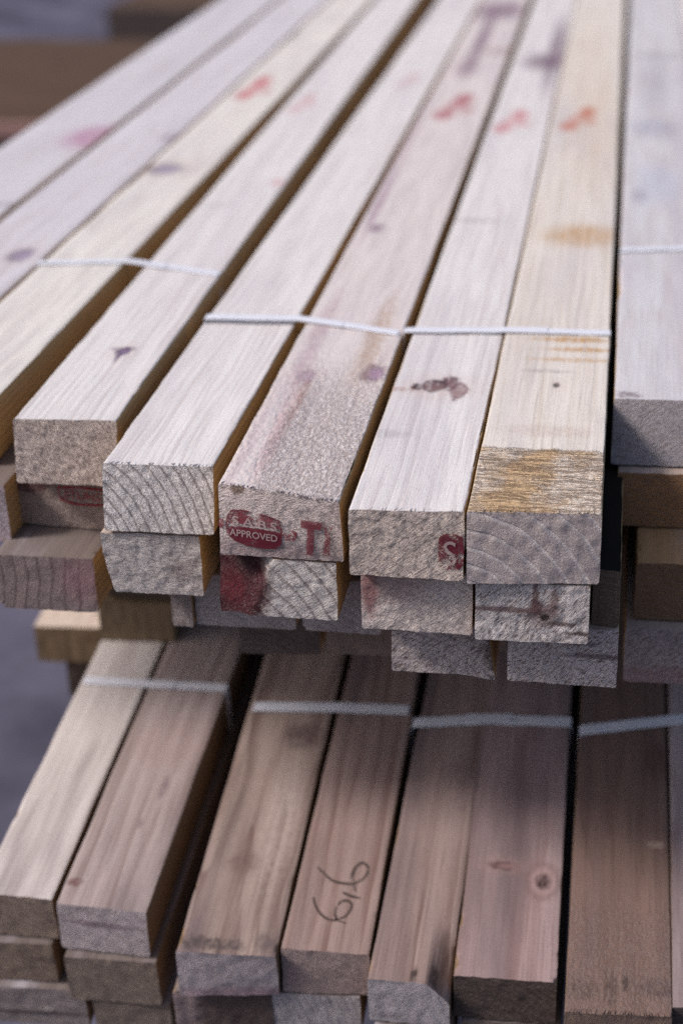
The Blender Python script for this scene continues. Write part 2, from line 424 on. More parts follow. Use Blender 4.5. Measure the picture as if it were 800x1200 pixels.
T5 = T(0, .05, (408, 597), (544, 600), lambda s: dict(ring=.38, ctr=(-.3, -.05), rw=.0085, stains=[
    s.stain(516, 453, 40, 13, (.50, .36, .33), .5, .8, .3),
    s.stain(537, 458, 11, 9, (.16, .085, .10), .9, .2, .25), s.stain(537, 458, 8.6, 6.6, (.30, .205, .205), .9, .25, .25),
    s.stain(526, 449, 12, 8, (.10, .05, .06), .95, .3, .4), s.stain(529, 450, 8, 4, (.2, .11, .12), .7, .5, .5),
    s.stain(508, 452, 15, 7.5, (.05, .028, .035), 1.0, .2, .2), s.stain(508, 453, 12.5, 5.2, (.19, .115, .115), .95, .25, .25), s.stain(511, 451, 7, 2.2, (.12, .07, .09), .6, .5, .4),
    s.stain(488, 453, 7, 4, (.05, .028, .035), 1.0, .4, .4), s.stain(532, 469, 4, 1.5, (.1, .06, .07), .8, .4, .6),
    s.stain(462, 456, 28, 2.5, (.3, .15, .12), .5), *s.mark(600, 143, .8, 1.2),
    s.stain(638, 72, 24, 9, (.12, .06, .10), .95, .6, .8), s.stain(650, 60, 8, 34, (.14, .08, .12), .9, .6, .7),
    s.stain(548, 258, 36, 3, GREY, .35), s.stain(450, 508, 30, 5, GREY, .3)]),
  dict(base=(.68, .565, .515), ring=.35, ang=38, saw=1.3, pits=.75),
  'white board with a large double purple knot and a red S on its end', BL=(407, 673), BR=(544, 681), far=('R', (588, 398)), ragged=14, seed=7, **HERO)
T6 = T(.001, .0535, (547, 600), (705, 603), lambda s: dict(base=(.63, .575, .53), late=(.46, .38, .32), ring=.36, ctr=(.36, -.06), rw=.008, rough_to=.107,
    rough_col=((.14, .07, .04), (.78, .67, .57), (.66, .45, .25)), rough_amp=1.25, knots=[s.knot(652, 451, 4, 3, (.04, .03, .03), 1)], stains=[
    s.stain(672, 398, 42, 3.2, OCHRE, .9), s.stain(682, 410, 38, 2.6, OCHRE, .8), s.stain(672, 422, 46, 2.4, OCHRE, .6),
    s.stain(680, 276, 40, 12, OCHRE, .75, .6, .8), *s.mark(678, 140, 1.0, 1.25, (.42, .10, .06)), s.stain(640, 435, 30, 2, GREY, .4),
    s.stain(700, 150, 26, 50, OCHRE, .2, .8, .8), s.stain(685, 70, 26, 40, OCHRE, .15, .8, .8), s.stain(640, 505, 50, 7, (.4, .3, .26), .4)]),
  dict(base=(.50, .415, .40), late=(.70, .62, .60), ring=.85, ctr=(-.012, -.085), rw=.0125, ang=-28, saw=.4, pits=.22),
  'wide top board with a rough orange unplaned strip before its ringed end', BL=(549, 684), BR=(701, 684), far=('R', (725, 150)), ragged=50, seed=8, nx=84, nz=40, fine_to=.107, step=.0011, fuzz=-.00035, cap=.0002)
T7 = T(0, .05, (719, 467), (858, 471), lambda s: dict(base=(.53, .515, .54), ring=.45, wamt=.45, stains=[
    s.stain(735, 462, 14, 4, (.16, .11, .12), .8, .5, .9), s.stain(765, 150, 26, 10, (.24, .23, .30), .55, .6, .8), s.stain(770, 215, 22, 22, (.34, .36, .47), .5, .7, .7),
    s.stain(768, 95, 14, 26, (.25, .23, .28), .5, .7, .8), s.stain(748, 230, 8, 8, (.22, .2, .26), .6, .7, .8), s.stain(775, 65, 30, 4, GREY, .4)]),
  dict(base=(.40, .36, .38), ring=.3, ang=35), 'pale top board at the right with bluish grey stains and a dirty front corner',
  BL=(720, 544), BR=(856, 549), far=('L', (736, 50)), seed=9)
T(0, .05, (866, 470), (985, 476), dict(ring=.4, wamt=.4), {}, 'pale board at the top right corner, cut off by the frame', seed=10)

# ------------------------------------------------------------------ upper pack, lower layers
def Lb(z, h, BL, BR, endargs, label, top=None, **kw):
    ea = dict(base=(.64, .545, .515), late=(.32, .25, .24)); ea.update(endargs)
    return board(UPPER, z, h, BL=BL, BR=BR, top=top, end=end_mat('sawn_pine_end', **ea), label=label, group=GU, **kw)
def jag(p, u, v, y, side=0):     # torn, broken-out corner of the stained board
    t = u + .22 * (v - .5) + .05 * noise.noise(V((p.z * 90, p.x * 60, 3)))
    if t < .38 and y < .06:
        dpt = min(1, (.38 - t) / .10) * .010 + (.38 - max(t, 0)) * .012
        k = max(0, 1 - y / .06)
        dpt *= .3 + .7 * (1 - v)
        p = p + V((0, dpt * k * (1 + .3 * noise.noise(p * 70)), 0))
    return p
def wane(u0, zc, depth, ylen=9.0, left=False):
    def f(p, u, v, y):
        uu = 1 - u if left else u
        k = max(0, (uu - u0) / (1 - u0)) * max(0, 1 - v / zc) * max(0, 1 - y / ylen)
        return p + V(((depth if left else -depth) * .6 * k, 0, -depth * k * (1 + .3 * noise.noise(V((y * 30, v, 2))))))
    return f
SHADE_TOP = top_mat('gap_shade_face', (.03, .025, .022), (.02, .017, .015), spec=0.0, weather=(.02, .017, .015))  # deep shade of the gap put into the batten top's colour
DULL = top_mat('dark_grey_face', (.17, .135, .125), (.10, .075, .07), wamt=.7)  # darker grey for the tops of lower-layer boards
L2z = Lb(-.052, .05, (-95, 630), (14, 635), dict(base=(.44, .36, .40)), 'second-layer board at the left frame edge, only a sliver of its purplish end showing', seed=20, top=DULL)
L2a = Lb(-.052, .0465, (25, 613), (136, 622), dict(base=(.40, .31, .28), ring=.3, ang=-40, stains=[((.012, -.010, .016, .009, .4, .6), (.09, .025, .035), .9), ((.004, -.004, .03, .006, .5, .6), (.16, .05, .05), .6)]),
  'brownish end under the plain white board, marked with a red outlined stamp', seed=21, **HERO)
L2c = Lb(-.057, .050, (128, 693), (239, 698), dict(base=(.64, .57, .555), late=(.72, .66, .64), ring=.6, ctr=(-.05, -.10), rw=.009, ang=-12, saw=1.1, stains=[((.058, -.030, .010, .008, .8, .4), (.22, .15, .14), .6)]),
  'grey board end directly below the end with bold curved rings', seed=22, **HERO,
  deform=lambda p, u, v, y: p + V(((1 - u) * v * v * .0075 - (1 - u) * .002, 0, 0)))
L2d = Lb(-.054, .047, (257, 719), (396, 727), dict(base=(.64, .585, .57), late=(.25, .2, .2), ring=.8, ctr=(-.05, -.11), rw=.0105, ang=30, saw=.9,
  stains=[((.002, -.024, .036, .038, .2, .15), (.065, .016, .021), 1.0), ((.002, -.024, .035, .038, .2, .15), (.065, .016, .021), 1.0), ((.010, -.028, .009, .013, .5, .4), (.14, .022, .03), .7), ((.018, -.004, .008, .012, .5, .5), (.03, .018, .02), .9)]),
  'board end with a torn dark-red left corner, below the stamped board', seed=23, deform=jag, **HERO)
L2e = Lb(-.052, .048, (424, 736), (553, 744), dict(base=(.67, .57, .54), ring=.3, ang=40, stains=[((.006, -.016, .006, .020, .5, .6), (.22, .04, .05), .8), ((.018, -.008, .03, .017, .5, .6), (.24, .13, .13), .6)]),
  'board end with a reddish upper left corner, below the board with the S stamp', seed=24, **HERO)
L2f = Lb(-.0545, .046, (556, 749), (688, 755), dict(base=(.68, .62, .62), ring=.15, ang=50, saw=1.2, pits=.9, stains=[
  ((.046, -.024, .011, .008, .7, .5), (.15, .085, .09), .9), ((.020, -.021, .028, .0022, .5, .35), (.13, .07, .075), .95), ((.041, -.011, .0022, .013, .5, .3), (.13, .07, .075), .95),
  ((.043, -.018, .004, .006, .6, .3), (.13, .07, .075), .9), ((.054, -.013, .003, .011, .6, .35), (.16, .09, .09), .85), ((.048, -.026, .003, .0028, .4, .3), (.02, .012, .012), 1.0),
  ((.058, -.031, .012, .0018, .6, .35), (.09, .05, .05), .95), ((.072, -.038, .009, .0016, .6, .35), (.06, .035, .03), .95)]),
  'whitish board end with a dark star-shaped knot, under the rough-cut board', seed=25, **HERO)
L2g = Lb(-.056, .045, (692, 731), (724, 736), dict(base=(.20, .145, .11), ring=.4), 'narrow dark brown batten end beside the star-knot end', seed=26, top=SHADE_TOP)
L2h = Lb(-.052, .046, (720, 615), (860, 621), dict(base=(.42, .22, .11), ring=.3, ang=25, saw=1.2), 'brown board end in the second layer, right of the dark vertical gap', seed=27)
L3a = Lb(-.1, .048, (2, 712), (116, 718), dict(base=(.28, .215, .215), late=(.12, .085, .085), ring=.8, ctr=(-.12, -.02), rw=.0105, ang=70, wob=.006, stains=[((.07, -.018, .018, .02, .6, .5), (.30, .15, .18), .6)]),  # base darkened to carry the shade at the lower left
  'pinkish-grey board end with wavy rings, lowest at the left of the upper pack', seed=28, top=DULL)
L3c = Lb(-.113, .046, (231, 732), (347, 738), dict(base=(.46, .40, .41)), 'recessed pale board end below the torn red-cornered one, left of two', seed=29)
L3b = Lb(-.113, .046, (203, 733), (227, 735), dict(base=(.3, .25, .25)), 'thin recessed batten end below the grey end, mostly hidden', seed=30)
L3d = Lb(-.106, .046, (355, 738), (447, 744), dict(base=(.48, .42, .44)), 'recessed pale board end below the torn red-cornered one, right of two', seed=31)
L3e = Lb(-.102, .047, (459, 786), (583, 793), dict(base=(.62, .53, .525), late=(.3, .25, .25), ring=.5, ang=40, saw=1.3, pits=1, stains=[((.083, -.014, .016, .040, .25, .5), (.055, .035, .028), .95)]),
  'board end with diagonal saw marks and a dark rounded bark edge, in the third layer', seed=32, **HERO, deform=wane(.72, 1.4, .012))
L3f = Lb(-.102, .047, (594, 797), (721, 806), dict(base=(.64, .56, .57), ring=.25, ang=42, saw=1.3, pits=1, stains=[((.066, -.022, .026, .0022, .6, .5), (.11, .06, .07), .85), ((.052, -.012, .012, .0022, .6, .5), (.11, .06, .07), .7)]),
  'lavender-grey board end with a dark diagonal crack, in the third layer', seed=33, **HERO)
L3h = Lb(-.1, .049, (742, 725), (862, 730), dict(base=(.28, .16, .09), ring=.3, ang=20), 'brown board end with its lit top showing, third down in the right column', seed=34,
  top=top_mat('planed_pine_face', (.44, .26, .13), (.28, .16, .08)))
L4h = Lb(-.151, .048, (729, 798), (850, 805), dict(base=(.52, .43, .43), ring=.2, ang=40, saw=1.3, pits=.9, stains=[((.03, -.045, .06, .012, .5, .5), (.32, .16, .15), .5)]),
  'greyish-pink board end, lowest in the right column', seed=35)
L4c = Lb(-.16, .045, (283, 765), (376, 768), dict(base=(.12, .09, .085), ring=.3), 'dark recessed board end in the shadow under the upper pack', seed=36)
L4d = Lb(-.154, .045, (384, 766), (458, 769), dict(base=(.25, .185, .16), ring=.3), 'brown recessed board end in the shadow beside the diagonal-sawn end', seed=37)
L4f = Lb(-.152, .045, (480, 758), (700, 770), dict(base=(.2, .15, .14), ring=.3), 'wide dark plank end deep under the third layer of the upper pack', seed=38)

# ------------------------------------------------------------------ ink on the ends
def on_end(b, px, py, lift=.0011):
    r = ray(px, py); o = b.inv @ CAM; d = b.inv.to_3x3() @ r
    k = -o.y / d.y
    for _ in range(4):
        p = o + d * k; k = (b.front(p.x, p.z) - o.y) / d.y
    p = o + d * k
    return V((p.x, p.y - lift, p.z))
def poly_on_end(b, name, pts, mat, lift=.0011, thick=.0002):
    P = [on_end(b, x, y, lift) for x, y in pts]; n = len(P)
    vs = P + [p + V((0, thick, 0)) for p in P]
    fs = [tuple(range(n)), tuple(range(2 * n - 1, n - 1, -1))] + [(i, i + n, (i + 1) % n + n, (i + 1) % n) for i in range(n)]
    return link_mesh(name, vs, fs, [mat], b.o, smooth=False)
def band_on_end(b, name, pts, wpx, mat, lift=.0011, closed=True):
    n = len(pts); outer = []; inner = []
    for i in range(n):
        a = V(pts[i - 1] if closed or i else pts[i]).to_2d() if False else V((pts[i - 1] if closed or i > 0 else pts[i]))
        c = V(pts[(i + 1) % n] if closed or i < n - 1 else pts[i])
        t = (c - a).normalized(); nn = V((-t.y, t.x)) * wpx / 2
        outer.append(V(pts[i]) + nn); inner.append(V(pts[i]) - nn)
    vs = []
    for l in (lift, lift - .0002):
        vs += [on_end(b, *p, l) for p in outer] + [on_end(b, *p, l) for p in inner]
    fs = []
    for i in range(n if closed else n - 1):
        j = (i + 1) % n
        fs += [(i, j, n + j, n + i), (2 * n + i, 3 * n + i, 3 * n + j, 2 * n + j), (i, 2 * n + i, 2 * n + j, j), (n + i, n + j, 3 * n + j, 3 * n + i)]
    return link_mesh(name, vs, fs, [mat], b.o, smooth=False)
def text_on_end(b, name, body, px, py, height, dirpx, mat, lift=.0013, sx=1.0, bold=.0):
    """letters written from pixel (px,py), cap height in pixels, baseline direction in pixels"""
    cu = bpy.data.curves.new(name, 'FONT'); cu.body = body; cu.size = 1.4; cu.resolution_u = 3; cu.offset = bold
    ob = bpy.data.objects.new(name, cu); COL.objects.link(ob)
    dg = bpy.context.evaluated_depsgraph_get(); me = bpy.data.meshes.new_from_object(ob.evaluated_get(dg))
    bpy.data.objects.remove(ob)
    dx, dy = V(dirpx).normalized()
    for v in me.vertices:
        X, Y = v.co.x * height * sx, v.co.y * height
        v.co = on_end(b, px + X * dx, py + X * dy - Y, lift)
    me.materials.append(mat)
    o = bpy.data.objects.new(name, me); COL.objects.link(o); o.parent = b.o
    return o
def z4(p, x0=240, y0=570, s=4.444): return [(x0 + a / s, y0 + c / s) for a, c in p]
oval = z4([(122, 150), (140, 124), (190, 122), (260, 136), (340, 160), (388, 178), (400, 225), (396, 295), (372, 318), (300, 316), (220, 300), (155, 272), (120, 240), (114, 190)])
band_on_end(T4, 'stamp_outline', oval, 2.2, INK)
low = z4([(120, 203), (200, 208), (300, 222), (396, 240), (392, 295), (370, 312), (300, 310), (222, 294), (158, 268), (126, 238)])
poly_on_end(T4, 'stamp_field', low, INK_FIELD, .0009)
upf = z4([(126, 150), (144, 132), (190, 130), (260, 144), (340, 168), (382, 184), (392, 222), (300, 208), (200, 194), (124, 190)])
poly_on_end(T4, 'stamp_field', upf, INK_THIN, .0009)
text_on_end(T4, 'stamp_letters', 'S.A.B.S', *z4([(142, 190)])[0], 10.0, (1, .17), BARE, .0014, 1.38, .02)
text_on_end(T4, 'stamp_letters', 'APPROVED', *z4([(132, 248)])[0], 8.0, (1, .15), BARE, .0014, 1.02, .015)
poly_on_end(T4, 'stamp_dot', [(340 + 8.3 * math.cos(a * .5236) * (1 + .1 * math.sin(a * 3)), 627 + 7.3 * math.sin(a * .5236)) for a in range(12)], INK_THIN)
poly_on_end(T4, 'stamp_dot', [(259.5 + 3.5 * math.cos(a * .785), 612 + 6 * math.sin(a * .785)) for a in range(8)], INK_THIN)
poly_on_end(T4, 'stamp_letter', z4([(500, 172), (610, 186), (606, 226), (572, 222), (564, 358), (530, 352), (534, 218), (502, 212)]), INK_THIN)
poly_on_end(T4, 'stamp_letter', z4([(614, 176), (668, 205), (655, 232), (650, 368), (618, 360), (626, 225), (610, 200)]), INK_THIN)
blob = [(514, 630), (520, 625), (532, 625), (542, 629), (543.5, 645), (543, 660), (538, 667), (522, 667), (514.5, 663), (513, 645)]
poly_on_end(T5, 'stamp_field', blob, INK_FIELD, .0009)
text_on_end(T5, 'stamp_letter', 'S', 518, 661, 29, (1, .06), BARE, .0014, .95, .0)
band_on_end(L2a, 'stamp_outline', [(68, 570.5), (96, 571), (126, 574), (127, 591), (112, 591.5), (88, 590), (73, 585), (70, 579)], 2.4, INK_BRIGHT)
text_on_end(L2a, 'stamp_letters', 'STUHS', 75, 583, 9.5, (1, .09), INK_BRIGHT, .0012, 1.12, .02)

# ------------------------------------------------------------------ lower pack
GL = 'boards of the lower pack'
def B(FL, FR, far, ma, ea, label, z=0.0, h=.046, BL=None, BR=None, **kw):
    sp = Spec(LOWER, z, FL, FR, far)
    m = dict(base=(.29, .21, .195), late=(.15, .092, .08), ring=.8, weather=(.15, .11, .115), wamt=.6); m.update(ma(sp) if callable(ma) else ma)
    e = dict(base=(.35, .27, .255), late=(.2, .15, .14)); e.update(ea)
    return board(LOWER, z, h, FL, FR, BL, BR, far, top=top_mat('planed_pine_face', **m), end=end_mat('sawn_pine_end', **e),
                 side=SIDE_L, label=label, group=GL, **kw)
B1 = B((-27, 1046), (61, 1054), ('R', (150, 850)), dict(base=(.60, .54, .52), late=(.42, .35, .33), ring=.45), dict(base=(.27, .2, .165), ring=.6, rw=.008),
  'pale narrow board at the left edge of the lower pack, catching the most light', seed=40, L=.98)
B2 = B((66, 1058), (171, 1070), ('R', (250, 850)), lambda s: dict(base=(.40, .325, .315), ring=.5, ctr=(-.2, -.05), rw=.016, stains=[s.stain(88, 1034, 9, 5, (.12, .05, .05), .9), s.stain(193, 922, 4, 14, (.16, .1, .12), .7), s.stain(165, 965, 3, 6, (.16, .1, .12), .6),
  s.stain(200, 870, 40, 30, (.3, .2, .19), .5)]), dict(base=(.42, .36, .38), ring=.3, rw=.01, stains=[((.035, -.018, .03, .003, .5, .5), (.12, .07, .1), .7)]),
  'mauve board beside the wide dark gap, with a brown spot near its end', seed=41, BL=(73, 1110), BR=(178, 1122))
B3 = B((206, 1115), (323, 1121), ('R', (385, 850)), lambda s: dict(base=(.33, .25, .22), wamt=.9, stains=[s.stain(245, 1106, 42, 8, (.07, .055, .055), .85, .4, .8), s.stain(310, 1104, 12, 10, (.09, .07, .07), .6),
  s.stain(355, 862, 22, 14, (.09, .055, .055), .8), s.stain(330, 960, 20, 70, (.55, .46, .43), .3), s.stain(285, 1010, 20, 12, (.14, .09, .08), .6), s.stain(280, 930, 14, 60, (.14, .1, .09), .4)]),
  dict(base=(.46, .395, .42), ring=.15, stains=[((.05, -.045, .06, .008, .5, .5), (.25, .12, .16), .6)]), 'weathered board with a dark dirty band across its front edge', seed=42, BL=(214, 1167), BR=(330, 1166))
B4 = B((329, 1111), (432, 1119), ('R', (480, 850)), dict(base=(.31, .222, .202), late=(.16, .095, .08), ring=.75, ctr=(-.22, -.05), rw=.013), dict(base=(.36, .27, .26), ring=.3),
  'reddish-brown board with black handwritten strokes on its top', seed=43, BL=(341, 1163), BR=(432, 1166))
B5 = B((430, 1147), (526, 1155), ('R', (570, 850)), lambda s: dict(base=(.32, .235, .215), ring=.9, ctr=(-.2, -.04), rw=.02, stains=[s.stain(545, 905, 22, 18, (.16, .1, .11), .5), s.stain(485, 1143, 4, 10, (.03, .02, .02), .9), s.stain(508, 1140, 5, 12, (.06, .04, .03), .8),
  s.stain(518, 1120, 6, 30, (.1, .065, .05), .5)]), dict(base=(.50, .45, .48), ring=.1, ang=35, saw=1.2), 'striped board with a broken right corner above a pale rounded end', seed=44,
  deform=lambda p, u, v, y: p + V((0, 0, -max(0, u - .72) / .28 * max(0, 1 - y / .07) * .02)))
B6 = B((531, 1143), (652, 1152), ('R', (669, 800)), lambda s: dict(base=(.345, .248, .243), late=(.19, .115, .11), ring=.7, ctr=(.05, -.05), rw=.014, knots=[s.knot(588, 1014, 15, 5, (.09, .045, .045), .9)],
  stains=[s.stain(636, 1033, 20, 22, (.13, .07, .065), .6, .25, .15), s.stain(636, 1033, 16, 17, (.38, .26, .25), .8, .3, .15), s.stain(636, 1033, 9, 9, (.05, .028, .028), 1.0, .4, .3)]), dict(base=(.085, .062, .055), late=(.03, .022, .02), ring=.5), 'pinkish board with a round knot and a blackened end', seed=45)
B7 = B((661, 1186), (787, 1192), ('L', (680, 820)), lambda s: dict(base=(.20, .128, .105), late=(.11, .066, .054), ring=.4, rough_to=.16, rough_amp=.8, stains=[s.stain(680, 1158, 20, 12, (.05, .035, .03), .7), s.stain(716, 1160, 7, 18, (.05, .035, .03), .75),
  s.stain(732, 1152, 4, 10, (.03, .02, .02), .9), s.stain(770, 1158, 22, 12, (.06, .045, .05), .7), s.stain(770, 893, 14, 20, (.09, .05, .04), .7), s.stain(768, 990, 10, 4, (.5, .38, .3), .5)]),
  dict(base=(.28, .19, .15), ring=.2, ang=70, saw=1.4, pits=1), 'dark brown fibrous board with blackish smudges near its end', seed=46, ragged=60)
B8 = B((787, 1180), (905, 1187), ('L', (782, 800)), dict(base=(.45, .36, .36)), dict(base=(.09, .07, .07)), 'mauve board at the right frame edge of the lower pack', seed=47)
def Cb(BL, BR, z, h, ea, label, **kw):
    e = dict(base=(.26, .2, .17), late=(.14, .10, .09)); e.update(ea)
    kw.setdefault('top', DULL)
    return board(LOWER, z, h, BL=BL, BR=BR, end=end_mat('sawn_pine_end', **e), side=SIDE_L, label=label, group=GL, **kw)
C1 = Cb((-28, 1144), (69, 1151), -.048, .044, dict(base=(.24, .175, .14)), 'brown end under the pale narrow board of the lower pack', seed=50)
C2 = Cb((84, 1170), (190, 1178), -.048, .050, dict(base=(.24, .185, .155), ring=.5, ctr=(.0, -.09), rw=.006), 'brown end under the mauve board beside the dark gap', seed=51)
C3 = Cb((208, 1205), (322, 1208), -.048, .044, dict(base=(.10, .07, .065), ring=.4, stains=[((.0, -.01, .02, .05, .4, .5), (.4, .3, .31), .7)]), 'dark bark-edged end under the weathered dirty-edged board', seed=52)
C4 = Cb((322, 1207), (424, 1213), -.048, .044, dict(base=(.44, .40, .42), late=(.3, .26, .28), ring=.6, ctr=(-.1, -.06), rw=.006), 'pale ringed end under the board with handwriting', seed=53)
C5 = Cb((440, 1246), (530, 1250), -.048, .044, {}, 'board end under the striped board, at the bottom frame edge', seed=54)
C6 = Cb((541, 1240), (655, 1246), -.048, .044, {}, 'board end under the blackened end, at the bottom frame edge', seed=55)
C7 = Cb((672, 1272), (790, 1278), -.048, .044, dict(base=(.5, .4, .4)), 'board end under the dark fibrous board', seed=56)
D1 = Cb((-20, 1196), (106, 1203), -.094, .044, dict(base=(.30, .25, .25), ring=.3, stains=[((.05, -.03, .05, .003, .5, .5), (.07, .05, .05), .8), ((.062, -.024, .004, .003, .4, .3), (.6, .5, .45), .9)]), 'greyish third-layer end in the bottom left corner', seed=57)
D2 = Cb((116, 1214), (205, 1220), -.1, .044, dict(base=(.22, .17, .145)), 'brown third-layer end near the bottom left, beside the greyish one', seed=58)

# handwriting on the reddish-brown board
def ribbon(b, fr, name, strokes, wpx, mat, z=.0006):
    vs = []; fs = []
    for st in strokes:
        pts = [V(p) for p in st]; sm = []
        for i in range(len(pts) - 1):                      # Catmull-Rom
            a, p, q, d = pts[max(i - 1, 0)], pts[i], pts[i + 1], pts[min(i + 2, len(pts) - 1)]
            for k in range(6):
                t = k / 6
                sm.append(.5 * ((2 * p) + (q - a) * t + (2 * a - 5 * p + 4 * q - d) * t * t + (3 * p - a - 3 * q + d) * t ** 3))
        sm.append(pts[-1]); i0 = len(vs); n = len(sm)
        for i, p in enumerate(sm):
            t = (sm[min(i + 1, n - 1)] - sm[max(i - 1, 0)]).normalized(); nn = V((-t.y, t.x)) * wpx / 2 * (.55 + .55 * math.sin(math.pi * min(1, .12 + i / n)))
            for e in (p + nn, p - nn):
                vs.append(b.inv @ fr.at(e.x, e.y, z))
        for i in range(n - 1): fs.append((i0 + 2 * i, i0 + 2 * i + 2, i0 + 2 * i + 3, i0 + 2 * i + 1))
    return link_mesh(name, vs, fs, [mat], b.o, smooth=False)
def zz(p): return [(340 + a / 6.667, 980 + c / 6.667) for a, c in p]
ribbon(B4, LOWER, 'handwriting', [
    zz([(212, 240), (262, 288), (320, 340), (400, 365), (490, 366), (478, 310), (510, 238), (560, 205), (602, 238), (592, 300), (545, 345), (500, 372), (505, 430)]),
    zz([(408, 438), (470, 465), (545, 482)]),
    zz([(178, 475), (195, 540), (235, 605), (290, 645), (352, 652), (348, 600), (365, 540), (410, 503), (462, 510), (476, 550), (440, 612), (390, 640), (350, 648), (430, 678)])], 2.7, PEN)

# ------------------------------------------------------------------ straps
g = G('white_plastic_strap'); P, Q = coords(g)
n = g.noise(stretch(g, Q, (60, 900, 900)), 1.0, 3.0)
g.put(g.bs.inputs['Alpha'], .92)
STRAP = g.done(g.mix(n, (.68, .68, .76), (.80, .79, .85)), .28, g.bump(n, .0003, .6), .5)
def strap(fr, px, z0, left_drop, right_drop, label, wpx_m=.0115, joint=None, group='white plastic straps'):
    """closed band round a pack: px = photo pixels along the visible top run"""
    top = [fr.at(x, y, z0) for x, y in px]
    loc = lambda p: V(((p - fr.O).dot(fr.X), (p - fr.O).dot(fr.Y), (p - fr.O).dot(fr.Z)))
    T_ = [loc(p) for p in top]; run = []
    for i in range(len(T_) - 1):
        for k in range(10):
            t = k / 10; q = T_[i].lerp(T_[i + 1], t); q.z += .0002 * math.sin(i * 7 + k * 1.3)
            run.append(q)
    run.append(T_[-1])
    a, b = run[0], run[-1]
    dn = lambda p, d, sx: [V((p.x + sx, p.y, p.z - d * k / 5)) for k in range(1, 6)]
    path = run + dn(b, right_drop, .0012)
    lo = dn(a, left_drop, -.0012)
    e, s = path[-1], lo[-1]
    path += [e.lerp(s, k / 8) for k in range(1, 8)] + lo[::-1]
    n = len(path); vs = []; fs = []; th = .0006
    for i in range(n):
        t = path[(i + 1) % n] - path[i - 1]; t.y = 0; t.normalize()
        nn = V((-t.z, 0, t.x)); 
        h = wpx_m / 2
        for dy, dz in ((-h, 0), (-h * .97, th), (0, th), (h * .97, th), (h, 0), (0, -th * .2)):
            q = path[i] + V((0, dy, 0)) + nn * dz
            vs.append(fr.O + fr.X * q.x + fr.Y * q.y + fr.Z * q.z)
    for i in range(n):
        j = (i + 1) % n
        for k in range(6): fs.append((i * 6 + k, i * 6 + (k + 1) % 6, j * 6 + (k + 1) % 6, j * 6 + k))
    o = link_mesh('strap', [v - top[0] for v in vs], fs, [STRAP], sharp=25); o.location = top[0]
    tag(o, label, 'strap', group)
    if joint:
        ja, jb = [loc(fr.at(x, y, z0)) for x, y in joint]; vs = []
        for q in (ja, jb):
            for dy, dz in ((-1, .0004), (-1, .0011), (1, .0011), (1, .0004)):
                p = q + V((0, dy * wpx_m * .53, dz)); vs.append(fr.O + fr.X * p.x + fr.Y * p.y + fr.Z * p.z - top[0])
        link_mesh('strap_joint', vs, [(0, 1, 2, 3), (7, 6, 5, 4), (0, 4, 5, 1), (1, 5, 6, 2), (2, 6, 7, 3), (3, 7, 4, 0)], [STRAP], o, smooth=False)
    return o
strap(UPPER, [(45, 308), (152, 306), (256, 321)], .0012, .105, .105, 'white strap round the two boards at the left, dipping at a golden-sided gap', joint=[(150, 306), (195, 313)])
strap(UPPER, [(242, 371), (350, 373), (466, 390)], .0012, .105, .105, 'white strap over the ringed-end board and the woolly stamped board', joint=[(345, 373), (402, 381)])
strap(UPPER, [(474, 387), (590, 387), (714, 390)], .0022, .105, .105, 'white strap over the double-knot board and the rough orange-ended board', joint=[(588, 387), (641, 388)])
strap(UPPER, [(727, 293), (800, 291), (940, 296)], .0012, .105, .105, 'white strap over the stained board at the right frame edge')
strap(LOWER, [(99, 797), (190, 802), (264.5, 806)], .0014, .096, .096, 'white strap over the two leftmost boards of the lower pack', joint=[(200, 803), (206, 803)])
strap(LOWER, [(298, 828), (390, 829), (478, 832)], .0014, .096, .096, 'white strap over the weathered board and the handwritten board', wpx_m=.0135)
strap(LOWER, [(484, 847), (570, 843), (668, 846)], .0014, .096, .096, 'white strap over the striped board and the knotted pinkish board', wpx_m=.0135, joint=[(545, 843), (600, 843)])
strap(LOWER, [(679, 856), (785, 844), (900, 838)], .0014, .096, .096, 'white strap slanting over the dark brown board at the lower right', wpx_m=.014)

# ------------------------------------------------------------------ bearers and surroundings
def bearer(p0, p1, dep, hgt, label, mats, seed):
    """a cross timber from world point p0 to p1 (its front bottom edge)"""
    d = (p1 - p0); w = d.length; ax = d.normalized(); b = Board()
    nx, nz, ny = 30, 8, 8; vs = []; fs = []; fm = []
    up = V((0, 0, 1)); bk = up.cross(ax).normalized()
    ring = [(0, 0)] + [(0, 0)]
    per = [(i / ny, 0.) for i in range(ny)] + [(1., j / nz) for j in range(nz)] + [(1 - i / ny, 1.) for i in range(ny)] + [(0., 1 - j / nz) for j in range(nz)]
    n = len(per)
    for i in range(nx + 1):
        for u, v in per:
            k = noise.noise(V((i * .4, u * 3 + seed, v * 3))) * .0012
            vs.append(V((w * i / nx, u * dep + k, v * hgt + k)))
    for i in range(nx):
        for k in range(n):
            j = (k + 1) % n; fs.append((i * n + k, (i + 1) * n + k, (i + 1) * n + j, i * n + j)); fm.append(2 if ny + nz <= k < 2 * ny + nz else 0)
    fs.append(tuple(range(n))); fm.append(1); fs.append(tuple(nx * n + k for k in range(n - 1, -1, -1))); fm.append(1)
    o = link_mesh('bearer', vs, fs, mats, None, fm)
    o.matrix_world = Matrix.Translation(p0) @ Matrix((ax, bk, up)).transposed().to_4x4()
    return tag(o, label, 'timber', 'bearers between the packs')
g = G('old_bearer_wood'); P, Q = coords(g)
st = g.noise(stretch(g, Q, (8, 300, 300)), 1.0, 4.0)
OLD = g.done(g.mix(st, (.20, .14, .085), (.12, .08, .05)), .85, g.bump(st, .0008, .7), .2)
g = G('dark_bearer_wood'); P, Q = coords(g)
st = g.noise(stretch(g, Q, (8, 300, 300)), 1.0, 4.0)
